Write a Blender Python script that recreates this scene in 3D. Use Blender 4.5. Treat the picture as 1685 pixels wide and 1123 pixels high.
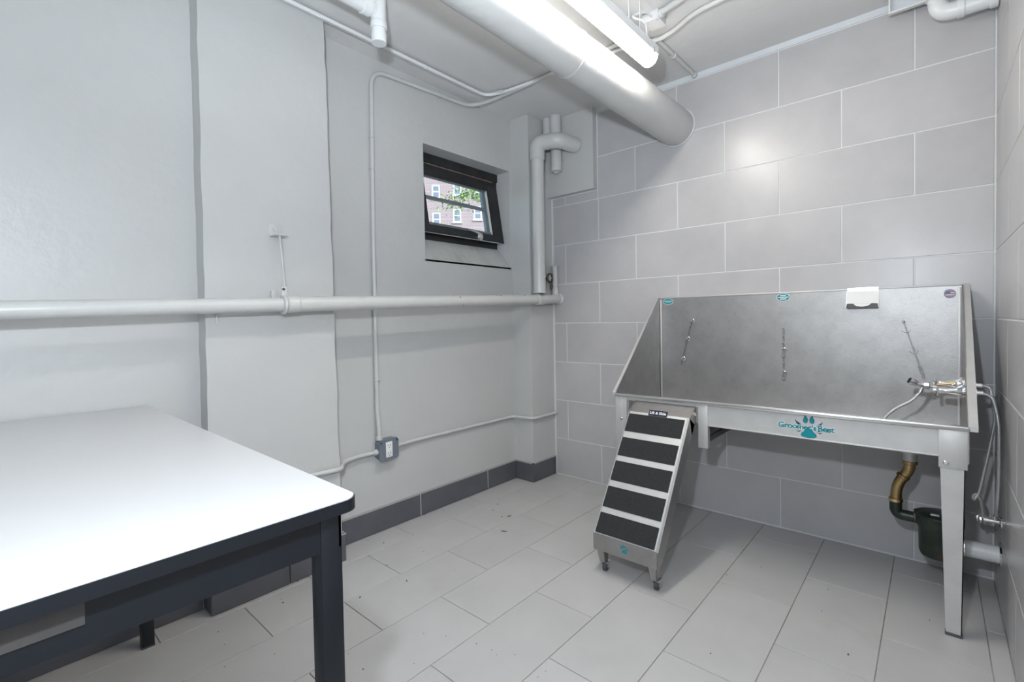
import bpy, bmesh, math, random
from mathutils import Vector, Matrix
random.seed(7)
S = bpy.context.scene
COL = S.collection
for o in list(bpy.data.objects): bpy.data.objects.remove(o)

# ------------------------------------------------------------------ camera
cam = bpy.data.cameras.new('camera'); camo = bpy.data.objects.new('camera', cam); COL.objects.link(camo)
F_ = Vector((-0.66122511, 0.74982366, -0.02336312)); R_ = Vector((0.75018477, 0.66098662, -0.01787428)); U_ = Vector((-0.00204015, 0.02934558, 0.99956724))
M = Matrix((R_, U_, -F_)).transposed().to_4x4(); M.translation = Vector((2.27257936, -3.09285551, 1.23891583))
camo.matrix_world = M
cam.sensor_fit = 'HORIZONTAL'; cam.sensor_width = 36; cam.lens = 787.9742 / 1685 * 36
cam.shift_y = (545.3565 - 561.5) / 1685
cam.clip_start = 0.02; cam.clip_end = 300
S.camera = camo

# ------------------------------------------------------------------ world, sun, flash, exposure
w = bpy.data.worlds.new('sky'); S.world = w; w.use_nodes = True
wn = w.node_tree; bg = wn.nodes['Background']
sky = wn.nodes.new('ShaderNodeTexSky'); sky.sky_type = 'NISHITA'; sky.sun_disc = False
sky.sun_elevation = math.radians(42); sky.sun_rotation = math.radians(100)
wn.links.new(sky.outputs[0], bg.inputs[0]); bg.inputs[1].default_value = 0.28
sun = bpy.data.lights.new('sun', 'SUN'); sun.energy = 1.7; sun.angle = 0.02; sun.color = (1, .95, .88)
suno = bpy.data.objects.new('sun', sun); COL.objects.link(suno); suno.location = (30, -20, 40)
suno.rotation_euler = Vector((-.75, .2, -.62)).to_track_quat('-Z', 'Y').to_euler()
fl = bpy.data.lights.new('photo_strobe', 'POINT'); fl.energy = 54; fl.shadow_soft_size = .035; fl.color = (.84, .92, 1)
flo = bpy.data.objects.new('photo_strobe', fl); COL.objects.link(flo); flo.location = (2.08, -3.12, 1.64)
sp_ = bpy.data.lights.new('bounced_strobe', 'SPOT'); sp_.energy = 75; sp_.spot_size = math.radians(118); sp_.spot_blend = .95; sp_.shadow_soft_size = .05; sp_.color = (.84, .92, 1)
spo = bpy.data.objects.new('bounced_strobe', sp_); COL.objects.link(spo); spo.location = (2.06, -3.10, 1.65)
spo.rotation_euler = Vector((-.5, .75, 1)).to_track_quat('-Z', 'Y').to_euler()
TUBE = 42.          # brightness of the fluorescent lens
S.view_settings.view_transform = 'Standard'; S.view_settings.look = 'None'
S.view_settings.exposure = 0.58; S.view_settings.gamma = 1; S.view_settings.use_curve_mapping = False

# ------------------------------------------------------------------ materials
def mat(name, col, rough=.5, metal=0., var=.04, scale=6., bump=0., bscale=60., rnd=0., spec=.5, stain=None, coat=0.):
    m = bpy.data.materials.new(name); m.use_nodes = True
    nt = m.node_tree; N = nt.nodes; L = nt.links; p = N['Principled BSDF']
    p.inputs['Roughness'].default_value = rough; p.inputs['Metallic'].default_value = metal
    p.inputs['Specular IOR Level'].default_value = spec
    p.inputs['Coat Weight'].default_value = coat
    tc = N.new('ShaderNodeTexCoord')
    oi = N.new('ShaderNodeObjectInfo')
    add = N.new('ShaderNodeVectorMath'); add.operation = 'ADD'
    sc = N.new('ShaderNodeVectorMath'); sc.operation = 'SCALE'; sc.inputs[0].default_value = (1, 1, 1)
    mul = N.new('ShaderNodeMath'); mul.operation = 'MULTIPLY'; mul.inputs[1].default_value = 37. if rnd else 0.
    L.new(oi.outputs['Random'], mul.inputs[0]); L.new(mul.outputs[0], sc.inputs['Scale'])
    L.new(tc.outputs['Object'], add.inputs[0]); L.new(sc.outputs[0], add.inputs[1])
    nz = N.new('ShaderNodeTexNoise'); nz.inputs['Scale'].default_value = scale; nz.inputs['Detail'].default_value = 5; nz.inputs['Roughness'].default_value = .6
    L.new(add.outputs[0], nz.inputs['Vector'])
    mr = N.new('ShaderNodeMapRange'); mr.inputs['From Min'].default_value = .3; mr.inputs['From Max'].default_value = .7
    mr.inputs['To Min'].default_value = 1 - var; mr.inputs['To Max'].default_value = 1 + var
    L.new(nz.outputs['Fac'], mr.inputs['Value'])
    val = mr.outputs[0]
    if rnd:
        m2 = N.new('ShaderNodeMapRange'); m2.inputs['To Min'].default_value = 1 - rnd; m2.inputs['To Max'].default_value = 1 + rnd
        L.new(oi.outputs['Random'], m2.inputs['Value'])
        mm = N.new('ShaderNodeMath'); mm.operation = 'MULTIPLY'; L.new(val, mm.inputs[0]); L.new(m2.outputs[0], mm.inputs[1]); val = mm.outputs[0]
    vs = N.new('ShaderNodeVectorMath'); vs.operation = 'SCALE'; vs.inputs[0].default_value = col[:3]
    L.new(val, vs.inputs['Scale']); out = vs.outputs[0]
    if stain:
        n3 = N.new('ShaderNodeTexNoise'); n3.inputs['Scale'].default_value = stain[1]; n3.inputs['Detail'].default_value = 8
        L.new(add.outputs[0], n3.inputs['Vector'])
        r3 = N.new('ShaderNodeMapRange'); r3.inputs['From Min'].default_value = stain[2]; r3.inputs['From Max'].default_value = stain[2] + .12
        r3.inputs['To Max'].default_value = stain[3]
        L.new(n3.outputs['Fac'], r3.inputs['Value'])
        mx = N.new('ShaderNodeMix'); mx.data_type = 'RGBA'
        L.new(r3.outputs[0], mx.inputs['Factor']); L.new(out, mx.inputs['A']); mx.inputs['B'].default_value = (*stain[0], 1)
        out = mx.outputs['Result']
    L.new(out, p.inputs['Base Color'])
    if bump:
        nb = N.new('ShaderNodeTexNoise'); nb.inputs['Scale'].default_value = bscale; nb.inputs['Detail'].default_value = 4
        L.new(add.outputs[0], nb.inputs['Vector'])
        b = N.new('ShaderNodeBump'); b.inputs['Strength'].default_value = bump; b.inputs['Distance'].default_value = .01
        L.new(nb.outputs['Fac'], b.inputs['Height']); L.new(b.outputs[0], p.inputs['Normal'])
    return m
WALL = mat('wall_paint', (.525, .53, .523), .42, var=.025, scale=2.5, bump=.22, bscale=22)
CEIL = mat('ceiling_paint', (.68, .675, .67), .5, var=.025, scale=3, bump=.18, bscale=18)
PIPEP = mat('pipe_paint', (.555, .56, .548), .32, var=.03, scale=9, bump=.1, bscale=30)
DUCTP = mat('insulation_paint', (.54, .543, .535), .4, var=.03, scale=6, bump=.22, bscale=26)
TILEW = mat('wall_tile_glaze', (.465, .458, .464), .3, var=.07, scale=3.2, rnd=.025, bump=.02, bscale=30)
TILEF = mat('floor_tile_glaze', (.45, .444, .44), .42, var=.05, scale=4, rnd=.02, stain=((.40, .37, .33), 5.5, .66, .35))
BASET = mat('baseboard_tile_glaze', (.098, .10, .114), .45, var=.12, scale=5, rnd=.05)
GROUTW = mat('white_grout', (.66, .665, .67), .8, var=.05)
GROUTF = mat('sandy_grout', (.33, .285, .245), .85, var=.25, scale=5)
CAULK = mat('pale_caulk', (.62, .65, .68), .5)
STEEL = mat('brushed_steel', (.41, .402, .395), .44, 1., var=.09, scale=11, bump=.06, bscale=180, stain=((.30, .295, .29), 55, .58, .3))
STEELL = mat('bright_steel_edge', (.78, .775, .765), .24, 1., var=.03)
STEELP = mat('satin_steel', (.60, .595, .585), .48, .55, var=.06, scale=10)
CHROME = mat('chrome', (.82, .82, .83), .1, 1., var=.01)
BRAID = mat('braided_hose_steel', (.62, .62, .62), .35, .8, var=.15, scale=300, bump=.3, bscale=500)
DARKST = mat('dark_steel_and_shade', (.10, .10, .10), .5, .4)  # dark steel of rail and feet, also the shade colour inside the holder
MATB = mat('black_grit_rubber', (.022, .023, .025), .9, var=.35, scale=140, bump=.5, bscale=300)
RUB = mat('grey_caster_rubber', (.06, .06, .062), .6)
LAM = mat('white_laminate', (.515, .518, .522), .28, var=.01, scale=2)
TBLK = mat('navy_black_enamel', (.006, .0078, .011), .32, var=.2, scale=3)
TPATCH = mat('taupe_reflection', (.05, .046, .044), .5, var=.3, scale=6)
BRASS = mat('aged_brass', (.42, .30, .14), .32, 1., var=.2, scale=14)
BRASSL = mat('bright_brass', (.75, .55, .27), .22, 1., var=.1, scale=14)
IRON = mat('green_black_iron', (.022, .032, .024), .38, .2, var=.5, scale=14, stain=((.10, .05, .025), 9, .58, .7))
PVC = mat('white_pvc', (.72, .735, .74), .3, var=.02)
WPIPE = mat('white_sleeve', (.70, .71, .71), .3, var=.02)
BLACKF = mat('black_window_paint', (.018, .019, .021), .4, var=.5, scale=9, stain=((.09, .06, .045), 11, .68, .5))
BROWNF = mat('brown_window_bead', (.075, .05, .042), .5, var=.2)
GREYF = mat('grey_aluminium_bead', (.20, .24, .25), .35, .3)
STONE = mat('sill_plaster', (.55, .545, .52), .7, var=.12, scale=5, bump=.4, bscale=14, stain=((.38, .35, .30), 7, .6, .5))
BOXG = mat('grey_blue_box_paint', (.17, .20, .24), .45, .1, var=.06)
WHITEP = mat('white_plastic_and_glint', (.80, .80, .79), .35, var=.01)
DARKH = mat('dark_slot', (.02, .02, .02), .6)
TEAL = mat('teal_vinyl', (.0, .25, .29), .35, var=.02)
TEALD = mat('dark_teal_vinyl', (.008, .06, .13), .35, var=.02)
VINW = mat('white_vinyl', (.80, .82, .82), .35, var=.01)
NAVY = mat('navy_vinyl', (.012, .014, .035), .35)
FBLUE = mat('flag_blue', (.10, .11, .26), .4); FRED = mat('flag_red', (.45, .09, .11), .4)
BRONZE = mat('tarnished_metal', (.12, .11, .10), .4, .8, var=.4, scale=40)
BRICK = mat('pale_red_brick', (.40, .275, .27), .85, var=.3, scale=1.6)
LEAF = mat('leaf_green', (.36, .58, .20), .6, var=.3, scale=8)
BARK = mat('bark', (.12, .09, .07), .9)
LOOSE = mat('dry_leaf_crumb', (.10, .085, .075), .9, var=.5, scale=30)
ROOMGL = mat('sash_window_glass', (.22, .27, .34), .1)
def brick_nodes():
    nt = BRICK.node_tree; N = nt.nodes; L = nt.links; p = N['Principled BSDF']
    br = N.new('ShaderNodeTexBrick'); br.inputs['Scale'].default_value = 1.0
    br.inputs['Brick Width'].default_value = .32; br.inputs['Row Height'].default_value = .13; br.inputs['Mortar Size'].default_value = .03
    br.inputs['Color1'].default_value = (.36, .22, .23, 1); br.inputs['Color2'].default_value = (.30, .20, .22, 1); br.inputs['Mortar'].default_value = (.54, .50, .51, 1)
    tc = N.new('ShaderNodeTexCoord'); sx = N.new('ShaderNodeSeparateXYZ'); cx = N.new('ShaderNodeCombineXYZ')
    L.new(tc.outputs['Object'], sx.inputs[0]); L.new(sx.outputs[0], cx.inputs[0]); L.new(sx.outputs[2], cx.inputs[1]); L.new(cx.outputs[0], br.inputs['Vector'])
    L.new(br.outputs['Color'], p.inputs['Base Color'])
brick_nodes()
def emit(name, col, s):
    m = bpy.data.materials.new(name); m.use_nodes = True; nt = m.node_tree
    nt.nodes.remove(nt.nodes['Principled BSDF']); e = nt.nodes.new('ShaderNodeEmission')
    e.inputs[0].default_value = (*col, 1); e.inputs[1].default_value = s
    nt.links.new(e.outputs[0], nt.nodes['Material Output'].inputs[0]); return m
LENS = emit('lit_lens', (1, .945, .87), TUBE)
def glass(name, tint=(.93, .96, .97)):
    m = bpy.data.materials.new(name); m.use_nodes = True; nt = m.node_tree; N = nt.nodes; L = nt.links
    N.remove(N['Principled BSDF'])
    t = N.new('ShaderNodeBsdfTransparent'); t.inputs[0].default_value = (*tint, 1)
    g = N.new('ShaderNodeBsdfGlossy'); g.inputs['Roughness'].default_value = .03
    lw = N.new('ShaderNodeLayerWeight'); pw_ = N.new('ShaderNodeMath'); pw_.operation = 'POWER'; pw_.inputs[1].default_value = 5; L.new(lw.outputs['Facing'], pw_.inputs[0])
    fr = N.new('ShaderNodeMath'); fr.operation = 'MULTIPLY_ADD'; fr.inputs[1].default_value = .6; fr.inputs[2].default_value = .03; L.new(pw_.outputs[0], fr.inputs[0])
    mx = N.new('ShaderNodeMixShader'); L.new(fr.outputs[0], mx.inputs[0]); L.new(t.outputs[0], mx.inputs[1]); L.new(g.outputs[0], mx.inputs[2])
    L.new(mx.outputs[0], N['Material Output'].inputs[0]); return m
GLASS = glass('window_glass')

# ------------------------------------------------------------------ builders
class MB:
    def __init__(s): s.bm = bmesh.new()
    def poly(s, vs, faces):
        v = [s.bm.verts.new(p) for p in vs]
        for f in faces:
            try: s.bm.faces.new([v[i] for i in f])
            except ValueError: pass
        return v
    def box(s, a, b, bev=0.):
        x0, y0, z0 = a; x1, y1, z1 = b
        x0, x1 = sorted((x0, x1)); y0, y1 = sorted((y0, y1)); z0, z1 = sorted((z0, z1))
        v = s.poly([(x0,y0,z0),(x1,y0,z0),(x1,y1,z0),(x0,y1,z0),(x0,y0,z1),(x1,y0,z1),(x1,y1,z1),(x0,y1,z1)],
               [(3,2,1,0),(4,5,6,7),(0,1,5,4),(1,2,6,5),(2,3,7,6),(3,0,4,7)])
        if bev:
            es = {e for q in v for e in q.link_edges}
            bmesh.ops.bevel(s.bm, geom=list(es), offset=bev, segments=2, affect='EDGES', profile=.5)
        return s
    def prism(s, pts, d, bev=0.):
        """closed planar outline pts (3D), extruded by vector d"""
        n = len(pts); d = Vector(d); P = [Vector(p) for p in pts]
        v = s.poly(P + [p + d for p in P], [tuple(range(n))[::-1], tuple(range(n, 2*n))] + [(i, (i+1) % n, n+(i+1) % n, n+i) for i in range(n)])
        if bev:
            es = {e for q in v for e in q.link_edges}
            bmesh.ops.bevel(s.bm, geom=list(es), offset=bev, segments=2, affect='EDGES', profile=.5)
        return s
    def tube(s, path, r, n=14, caps=True, closed=False):
        P = [Vector(p) for p in path]; R = r if isinstance(r, (list, tuple)) else [r]*len(P)
        rings = []; prev = None
        for i, p in enumerate(P):
            if closed: t = (P[(i+1) % len(P)] - P[i-1])
            elif i == 0: t = P[1]-P[0]
            elif i == len(P)-1: t = P[-1]-P[-2]
            else: t = (P[i+1]-P[i]).normalized() + (P[i]-P[i-1]).normalized()
            t.normalize()
            if prev is None:
                a = Vector((0,0,1)) if abs(t.z) < .9 else Vector((1,0,0)); u = t.cross(a).normalized()
            else:
                u = prev - t*prev.dot(t); u.normalize()
            prev = u; v_ = t.cross(u)
            rings.append([s.bm.verts.new(p + (u*math.cos(2*math.pi*k/n) + v_*math.sin(2*math.pi*k/n))*R[i]) for k in range(n)])
        m = len(rings)
        for i in range(m if closed else m-1):
            a, b = rings[i], rings[(i+1) % m]
            for k in range(n): s.bm.faces.new((a[k], a[(k+1) % n], b[(k+1) % n], b[k]))
        if caps and not closed:
            s.bm.faces.new(rings[0][::-1]); s.bm.faces.new(rings[-1])
        return s
    def lathe(s, prof, o, ax=(0,0,1), n=24):
        """profile [(r, h)] turned about the axis ax through o"""
        ax = Vector(ax).normalized(); o = Vector(o)
        return s.tube([o + ax*h for r, h in prof], [max(r, 1e-4) for r, h in prof], n) if all(prof[i+1][1] > prof[i][1] for i in range(len(prof)-1)) else s._lathe(prof, o, ax, n)
    def _lathe(s, prof, o, ax, n):
        a = Vector((0,0,1)) if abs(ax.z) < .9 else Vector((1,0,0)); u = ax.cross(a).normalized(); v_ = ax.cross(u)
        rings = [[s.bm.verts.new(o + ax*h + (u*math.cos(2*math.pi*k/n) + v_*math.sin(2*math.pi*k/n))*max(r, 1e-4)) for k in range(n)] for r, h in prof]
        for a_, b in zip(rings, rings[1:]):
            for k in range(n): s.bm.faces.new((a_[k], a_[(k+1) % n], b[(k+1) % n], b[k]))
        s.bm.faces.new(rings[0][::-1]); s.bm.faces.new(rings[-1]); return s
    def disc(s, c, ru, rv, u, v, th, n=28):
        """flat elliptical plate: centre c, half sizes along u and v, thickness vector th"""
        c = Vector(c); u = Vector(u); v = Vector(v)
        return s.prism([c + u*ru*math.cos(2*math.pi*k/n) + v*rv*math.sin(2*math.pi*k/n) for k in range(n)], th)
    def build(s, name, m, parent=None, smooth=True, **props):
        bmesh.ops.recalc_face_normals(s.bm, faces=s.bm.faces[:])
        vs = s.bm.verts
        if parent is not None: org = world_loc(parent)
        else:
            xs = [v.co.x for v in vs]; ys = [v.co.y for v in vs]; zs = [v.co.z for v in vs]
            org = Vector(((min(xs)+max(xs))/2, (min(ys)+max(ys))/2, min(zs)))
        bmesh.ops.translate(s.bm, verts=s.bm.verts[:], vec=-org)
        me = bpy.data.meshes.new(name); s.bm.to_mesh(me); s.bm.free()
        if smooth:
            me.shade_smooth()
            for e in []: pass
            me.set_sharp_from_angle(angle=math.radians(35))
        me.materials.append(m)
        o = bpy.data.objects.new(name, me); COL.objects.link(o)
        if parent is not None: o.parent = parent
        else: o.location = org
        for k, v in props.items(): o[k] = v
        return o
def world_loc(o):
    v = Vector(o.location)
    while o.parent: o = o.parent; v = v + Vector(o.location)
    return v
def thing(name, label, cat, loc, group=None, kind=None):
    o = bpy.data.objects.new(name, None); COL.objects.link(o); o.location = loc; o.empty_display_size = .05
    tag(o, label, cat, group, kind); return o
def tag(o, label=None, cat=None, group=None, kind=None):
    if label: o['label'] = label
    if cat: o['category'] = cat
    if group: o['group'] = group
    if kind: o['kind'] = kind
    return o
def arc(c, r, u, v, a0, a1, n=8):
    c = Vector(c); u = Vector(u); v = Vector(v)
    return [c + (u*math.cos(math.radians(a0+(a1-a0)*i/n)) + v*math.sin(math.radians(a0+(a1-a0)*i/n)))*r for i in range(n+1)]
def fillet(pts, r, n=7):
    """polyline with its inner corners rounded"""
    P = [Vector(p) for p in pts]; out = [P[0]]
    for i in range(1, len(P)-1):
        a = (P[i-1]-P[i]); b = (P[i+1]-P[i]); rr = min(r, a.length*.49, b.length*.49)
        A = P[i]+a.normalized()*rr; B = P[i]+b.normalized()*rr
        for k in range(n+1):
            t = k/n; out.append(A*(1-t)**2 + P[i]*2*t*(1-t) + B*t*t)
    out.append(P[-1]); return out
def text_mb(txt, size, o, right, up, th=.0008, bold=0.):
    """lettering as thin raised geometry, centred on o"""
    cu = bpy.data.curves.new('lettering', 'FONT'); cu.body = txt; cu.size = size; cu.align_x = 'CENTER'; cu.align_y = 'CENTER'; cu.offset = bold; cu.resolution_u = 3
    ob = bpy.data.objects.new('lettering', cu); COL.objects.link(ob)
    bpy.context.view_layer.update()
    dg = bpy.context.evaluated_depsgraph_get(); me = bpy.data.meshes.new_from_object(ob.evaluated_get(dg))
    bpy.data.objects.remove(ob)
    r = Vector(right).normalized(); u = Vector(up).normalized(); n = r.cross(u); o = Vector(o)
    mb = MB(); mb.bm.from_mesh(me)
    for v in mb.bm.verts: v.co = o + r*v.co.x + u*v.co.y + n*th
    bpy.data.meshes.remove(me); return mb

ZC = 2.78                                   # ceiling height
H = .305; ZR0 = 2.42773                     # wall tile rows: joint k at ZR0 - H*k
TW = .297388; TX0 = .116957                 # half a tile, first joint
FA = .302663; FB = .303129; FX = .005515; FY = -.511574
XR = 2.482; YF = -5.3

# ================================================================== setting
fl_o = MB().box((-.5, YF-.2, -.12), (XR+.2, .2, -.004)).build('floor', GROUTF, smooth=False)
tag(fl_o, 'pale grey floor of long rectangular tiles in running bond', 'floor', kind='structure')
TILES = {}
def tile(parent, dims, loc, axis, m, name='tile', th=.008):
    """one tile; dims = (du, dv) on its face, axis = the way it faces ('z', '-y', '-x', 'x'), loc = face centre"""
    key = (round(dims[0], 4), round(dims[1], 4), axis, m.name)
    me = TILES.get(key)
    if me is None:
        a, b = dims[0]/2, dims[1]/2; c = .0012; mb = MB()
        P = [(-a,-b,-th),(a,-b,-th),(a,b,-th),(-a,b,-th),(-a,-b,-c),(a,-b,-c),(a,b,-c),(-a,b,-c),(-a+c,-b+c,0),(a-c,-b+c,0),(a-c,b-c,0),(-a+c,b-c,0)]
        if axis == '-y': P = [(x, -z, y) for x, y, z in P]
        elif axis == '-x': P = [(-z, -x, y) for x, y, z in P]
        elif axis == 'x': P = [(z, x, y) for x, y, z in P]
        mb.poly(P, [(3,2,1,0)] + [(i,(i+1)%4,4+(i+1)%4,4+i) for i in range(4)] + [(4+i,4+(i+1)%4,8+(i+1)%4,8+i) for i in range(4)] + [(8,9,10,11)])
        bmesh.ops.recalc_face_normals(mb.bm, faces=mb.bm.faces[:])
        me = bpy.data.meshes.new(name); mb.bm.to_mesh(me); mb.bm.free(); me.materials.append(m); TILES[key] = me
    o = bpy.data.objects.new(name, me); COL.objects.link(o); o.parent = parent
    o.location = Vector(loc) - world_loc(parent)
    return o
# floor tiles
G = .0032
for c in range(-1, 9):
    xa, xb = FX + FA*c, FX + FA*(c+1)
    xa_, xb_ = max(xa, -.19), min(xb, XR)
    if xb_ - xa_ < .02: continue
    j = -2 if c % 2 == 0 else -3
    y1 = FY - FB*j
    while y1 > -4.3:
        y0 = y1 - 2*FB; a, b = y0, min(y1, 0)
        if b - a > .03:
            tile(fl_o, (xb_-xa_-G, b-a-G), ((xa_+xb_)/2, (a+b)/2, 0), 'z', TILEF)
        y1 = y0
ceil = MB().box((-.5, YF-.2, ZC), (XR+.2, .2, ZC+.15)).build('ceiling', CEIL, smooth=False)
tag(ceil, 'plain grey-white painted concrete ceiling', 'ceiling', kind='structure')
# back wall
wb = MB().box((-.5, .0018, -.1), (XR+.2, .2, ZC)).build('wall_back', GROUTW, smooth=False)
tag(wb, 'back wall of large grey rectangular tiles with white joints', 'wall', kind='structure')
GW = .0062
def tile_rect(parent, x0, x1, z0, z1):
    tile(parent, (x1-x0-GW, z1-z0-GW), ((x0+x1)/2, 0, (z0+z1)/2), '-y', TILEW)
for r in range(-1, 8):
    zt = ZR0 - H*r; zb = zt - H
    if r == -1: zt, zb = 2.745, ZR0
    zb = max(zb, .004)
    odd = (r % 2 == 0)                        # row 0 lies under joint 0 and has its joints at the even columns
    k = 0 if odd else 1
    xs = [0.]
    x = TX0 + TW*k
    if r % 2 != 0 and r != -1: pass
    while x < XR-.02: xs.append(x); x += 2*TW
    if xs[1] - xs[0] > 2*TW+.01: xs.insert(1, xs[1]-2*TW)
    xs.append(XR-.003)
    for a, b in zip(xs, xs[1:]):
        if r == -1 and b <= .42: continue
        if zt > 2.2 and a < .41:             # cut round the painted chase panel
            if r == -1: a = .411
            elif b <= .412:
                if zb < 2.188: tile_rect(wb, a, b, zb, min(zt, 2.188))
                continue
            else:
                if zb < 2.188:
                    tile_rect(wb, a, b, zb, 2.188) if False else None
                    tile_rect(wb, a, .411, zb, 2.188) if a < .40 else None
                a = .411
        tile_rect(wb, a, b, zb, zt)
MB().box((-.02, -.05, 2.192), (.407, .01, ZC)).build('chase_panel', WALL, wb, smooth=False, label='painted grey chase panel standing proud of the tiles')
tr = MB().box((.407, -.004, 2.748), (XR, .006, ZC)).build('trim_1', CAULK, smooth=False)
tag(tr, 'pale caulked strip between back wall tiles and ceiling', 'trim', kind='structure')
# right wall
wr = MB().box((XR+.002, YF-.2, -.1), (XR+.2, .2, ZC)).build('wall_right', GROUTW, smooth=False)
tag(wr, 'right wall of large grey rectangular tiles', 'wall', kind='structure')
for r in range(-1, 8):
    zt = ZR0 - H*r; zb = max(zt - H, .004)
    if r == -1: zt, zb = ZC-.01, ZR0
    y = -.485 + (0 if r % 2 == 0 else TW); ys = [0.]
    if y > -.02: y -= 2*TW
    while y > -4.0: ys.append(y); y -= 2*TW
    for a, b in zip(ys, ys[1:]):
        tile(wr, (a-b-GW, zt-zb-GW), (XR, (a+b)/2, (zt+zb)/2), '-x', TILEW)
# left wall with the window opening
XL = -.19; YW0, YW1 = -1.132, -.300; ZW0, ZW1, ZWI = 1.643, 2.385, 1.795; XO = -.385
mb = MB()
mb.box((XO, -1.84, -.1), (XL, YW0, ZC)); mb.box((XO, YW1, -.1), (XL, .02, ZC))
mb.box((XO, YW0, ZW1), (XL, YW1, ZC))
mb.prism([(XO, YW0, -.1), (XL, YW0, -.1), (XL, YW0, ZW0), (-.325, YW0, ZWI), (XO, YW0, ZWI)], (0, YW1-YW0, 0))
mb.box((XO, YF-.2, -.1), (-.125, -2.38, ZC))
wl = mb.build('wall_left', WALL, smooth=False)
tag(wl, 'left wall of light grey painted plaster with a small black window', 'wall', kind='structure')
# pilaster with hand-plastered, slightly wavy arrises
mb = MB(); n = 40
def pil_ring(z, i):
    j1 = random.uniform(-.0022, .0022); j2 = random.uniform(-.0032, .0032)
    s = .016*(1 - i/n)                                   # the shaft narrows a little upwards
    return [(XO, -2.434, z), (-.035+j1*.5, -2.437+j1 + (.012*i/n), z), (-.035+j2*.4, -1.838+j2 - .030*(i/n), z), (XO, -1.838, z)]
rings = [pil_ring(-.05 + (ZC+.05)*i/n, i) for i in range(n+1)]
V = [p for rg in rings for p in rg]
mb.poly(V, [(4*i+k, 4*i+(k+1) % 4, 4*i+4+(k+1) % 4, 4*i+4+k) for i in range(n) for k in range(4)])
mb.build('pilaster', WALL, wl, smooth=False, label='shallow painted pilaster projecting from the left wall')
MB().box((XO, -.28, -.05), (-.015, .004, ZC), .002).build('corner_pier', WALL, wl, smooth=False, label='painted corner pier beside the tiled back wall')
MB().prism([(-.19, YW0, ZW0+.002), (-.325, YW0, ZWI+.002), (-.325, YW0, ZWI-.01), (-.19, YW0, ZW0-.012)], (0, YW1-YW0, 0)).build('sill', STONE, wl, smooth=False, label='sloping stained plaster sill under the window')
wf = MB().box((-.5, YF-.2, -.1), (XR+.2, YF, ZC)).build('wall_front', WALL, smooth=False)
tag(wf, 'plain painted wall behind the camera', 'wall', kind='structure')
# baseboard of dark tiles
bb = MB().box((-.20, -1.83, .003), (-.1805, -.28, .138)).build('baseboard_left', GROUTW, smooth=False)
tag(bb, 'dark grey tile baseboard along the left wall', 'baseboard', kind='structure')
def bt_x(y0, y1, x): tile(bb, (y1-y0-.0055, .136), (x, (y0+y1)/2, .0705), 'x', BASET, 'baseboard_tile', .012)
for a, b in ((-1.838, -1.22), (-1.22, -.607), (-.607, -.282)): bt_x(a, b, -.178)
for a, b in ((-2.447, -2.117), (-2.117, -1.825)): bt_x(a, b, -.023)
bt_x(-.292, -.002, -.003)
def bt_y(x0, x1, y): tile(bb, (x1-x0-.003, .136), ((x0+x1)/2, y, .0705), '-y', BASET, 'baseboard_tile', .012)
bt_y(-.178, -.004, -.292); bt_y(-.124, -.024, -2.447)
for a, b in ((-3.66, -3.06), (-3.06, -2.45)): bt_x(a, b, -.113)
mb = MB()
mb.box((-.192, -1.838, .1385), (-.1795, -.285, .146)); mb.box((-.037, -2.448, .1385), (-.0245, -1.824, .146)); mb.box((-.017, -.293, .1385), (-.0045, -.002, .146)); mb.box((-.18, -.293, .1385), (-.0045, -.281, .146))
mb.box((-.03, -1.8385, .003), (-.18, -1.8255, .146))
mb.build('caulk_bead', mat('grey_caulk', (.36, .35, .34), .6), bb, smooth=False)
# ------------------------------------------------------------------ window
win = thing('window_1', 'small black-framed window with its sash tilted into the room', 'window', (-.33, -.716, 1.79), kind='structure')
XFm = -.33
mb = MB()
mb.box((-.37, YW0, 2.262), (XFm, YW1+.002, ZW1))                        # head
mb.box((-.37, YW0, ZWI-.02), (XFm, YW1+.002, 1.862))                    # bottom rail
mb.box((-.37, YW0, 1.86), (XFm, YW0+.03, 2.27)); mb.box((-.37, YW1-.03, 1.86), (XFm, YW1+.002, 2.27))
mb.box((XFm, YW0, 2.325), (XFm+.012, YW1, ZW1))
mb.build('window_frame', BLACKF, win, smooth=False)
MB().box((XFm, YW0+.02, 2.314), (XFm+.006, YW1-.05, 2.323)).build('rusty_head_seam', mat('rusty_paint', (.16, .12, .10), .6, var=.4, scale=20), win, smooth=False)
mb = MB()
mb.box((-.368, YW0+.03, 2.236), (-.345, YW1-.03, 2.262))
mb.build('head_bead', BROWNF, win, smooth=False)
# tilting sash: hinged along its top edge, leaning in at the bottom
YS0, YS1 = YW0+.006, YW1-.012; ZT, ZB = 2.285, 1.838; TILT = .075; XS = XFm-.012
def sp(y, t, d=0.):                      # point on the sash: t 0 top .. 1 bottom, d towards the room
    return Vector((XS + TILT*t + d, y, ZT + (ZB-ZT)*t - d*.16))
def sash_bar(y0, y1, t0, t1, d0, d1, name, m):
    mb = MB(); P = [sp(y, t, d) for d in (d0, d1) for t in (t0, t1) for y in (y0, y1)]
    mb.poly(P, [(0,1,3,2),(4,5,7,6),(0,1,5,4),(2,3,7,6),(0,2,6,4),(1,3,7,5)]); return mb.build(name, m, win, smooth=False)
sash_bar(YS0, YS1, 0, .10, -.005, .022, 'sash_rail', BLACKF); sash_bar(YS0, YS1, .875, 1.0, -.005, .022, 'sash_rail', BLACKF)
sash_bar(YS0, YS0+.085, .10, .875, -.005, .022, 'sash_stile', BLACKF); sash_bar(YS1-.10, YS1, .10, .875, -.005, .022, 'sash_stile', BLACKF)
sash_bar(YS1-.114, YS1-.10, .10, .872, -.03, .006, 'sash_bead', WHITEP)  # white colour stands in for the glint of a chrome strip
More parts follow.
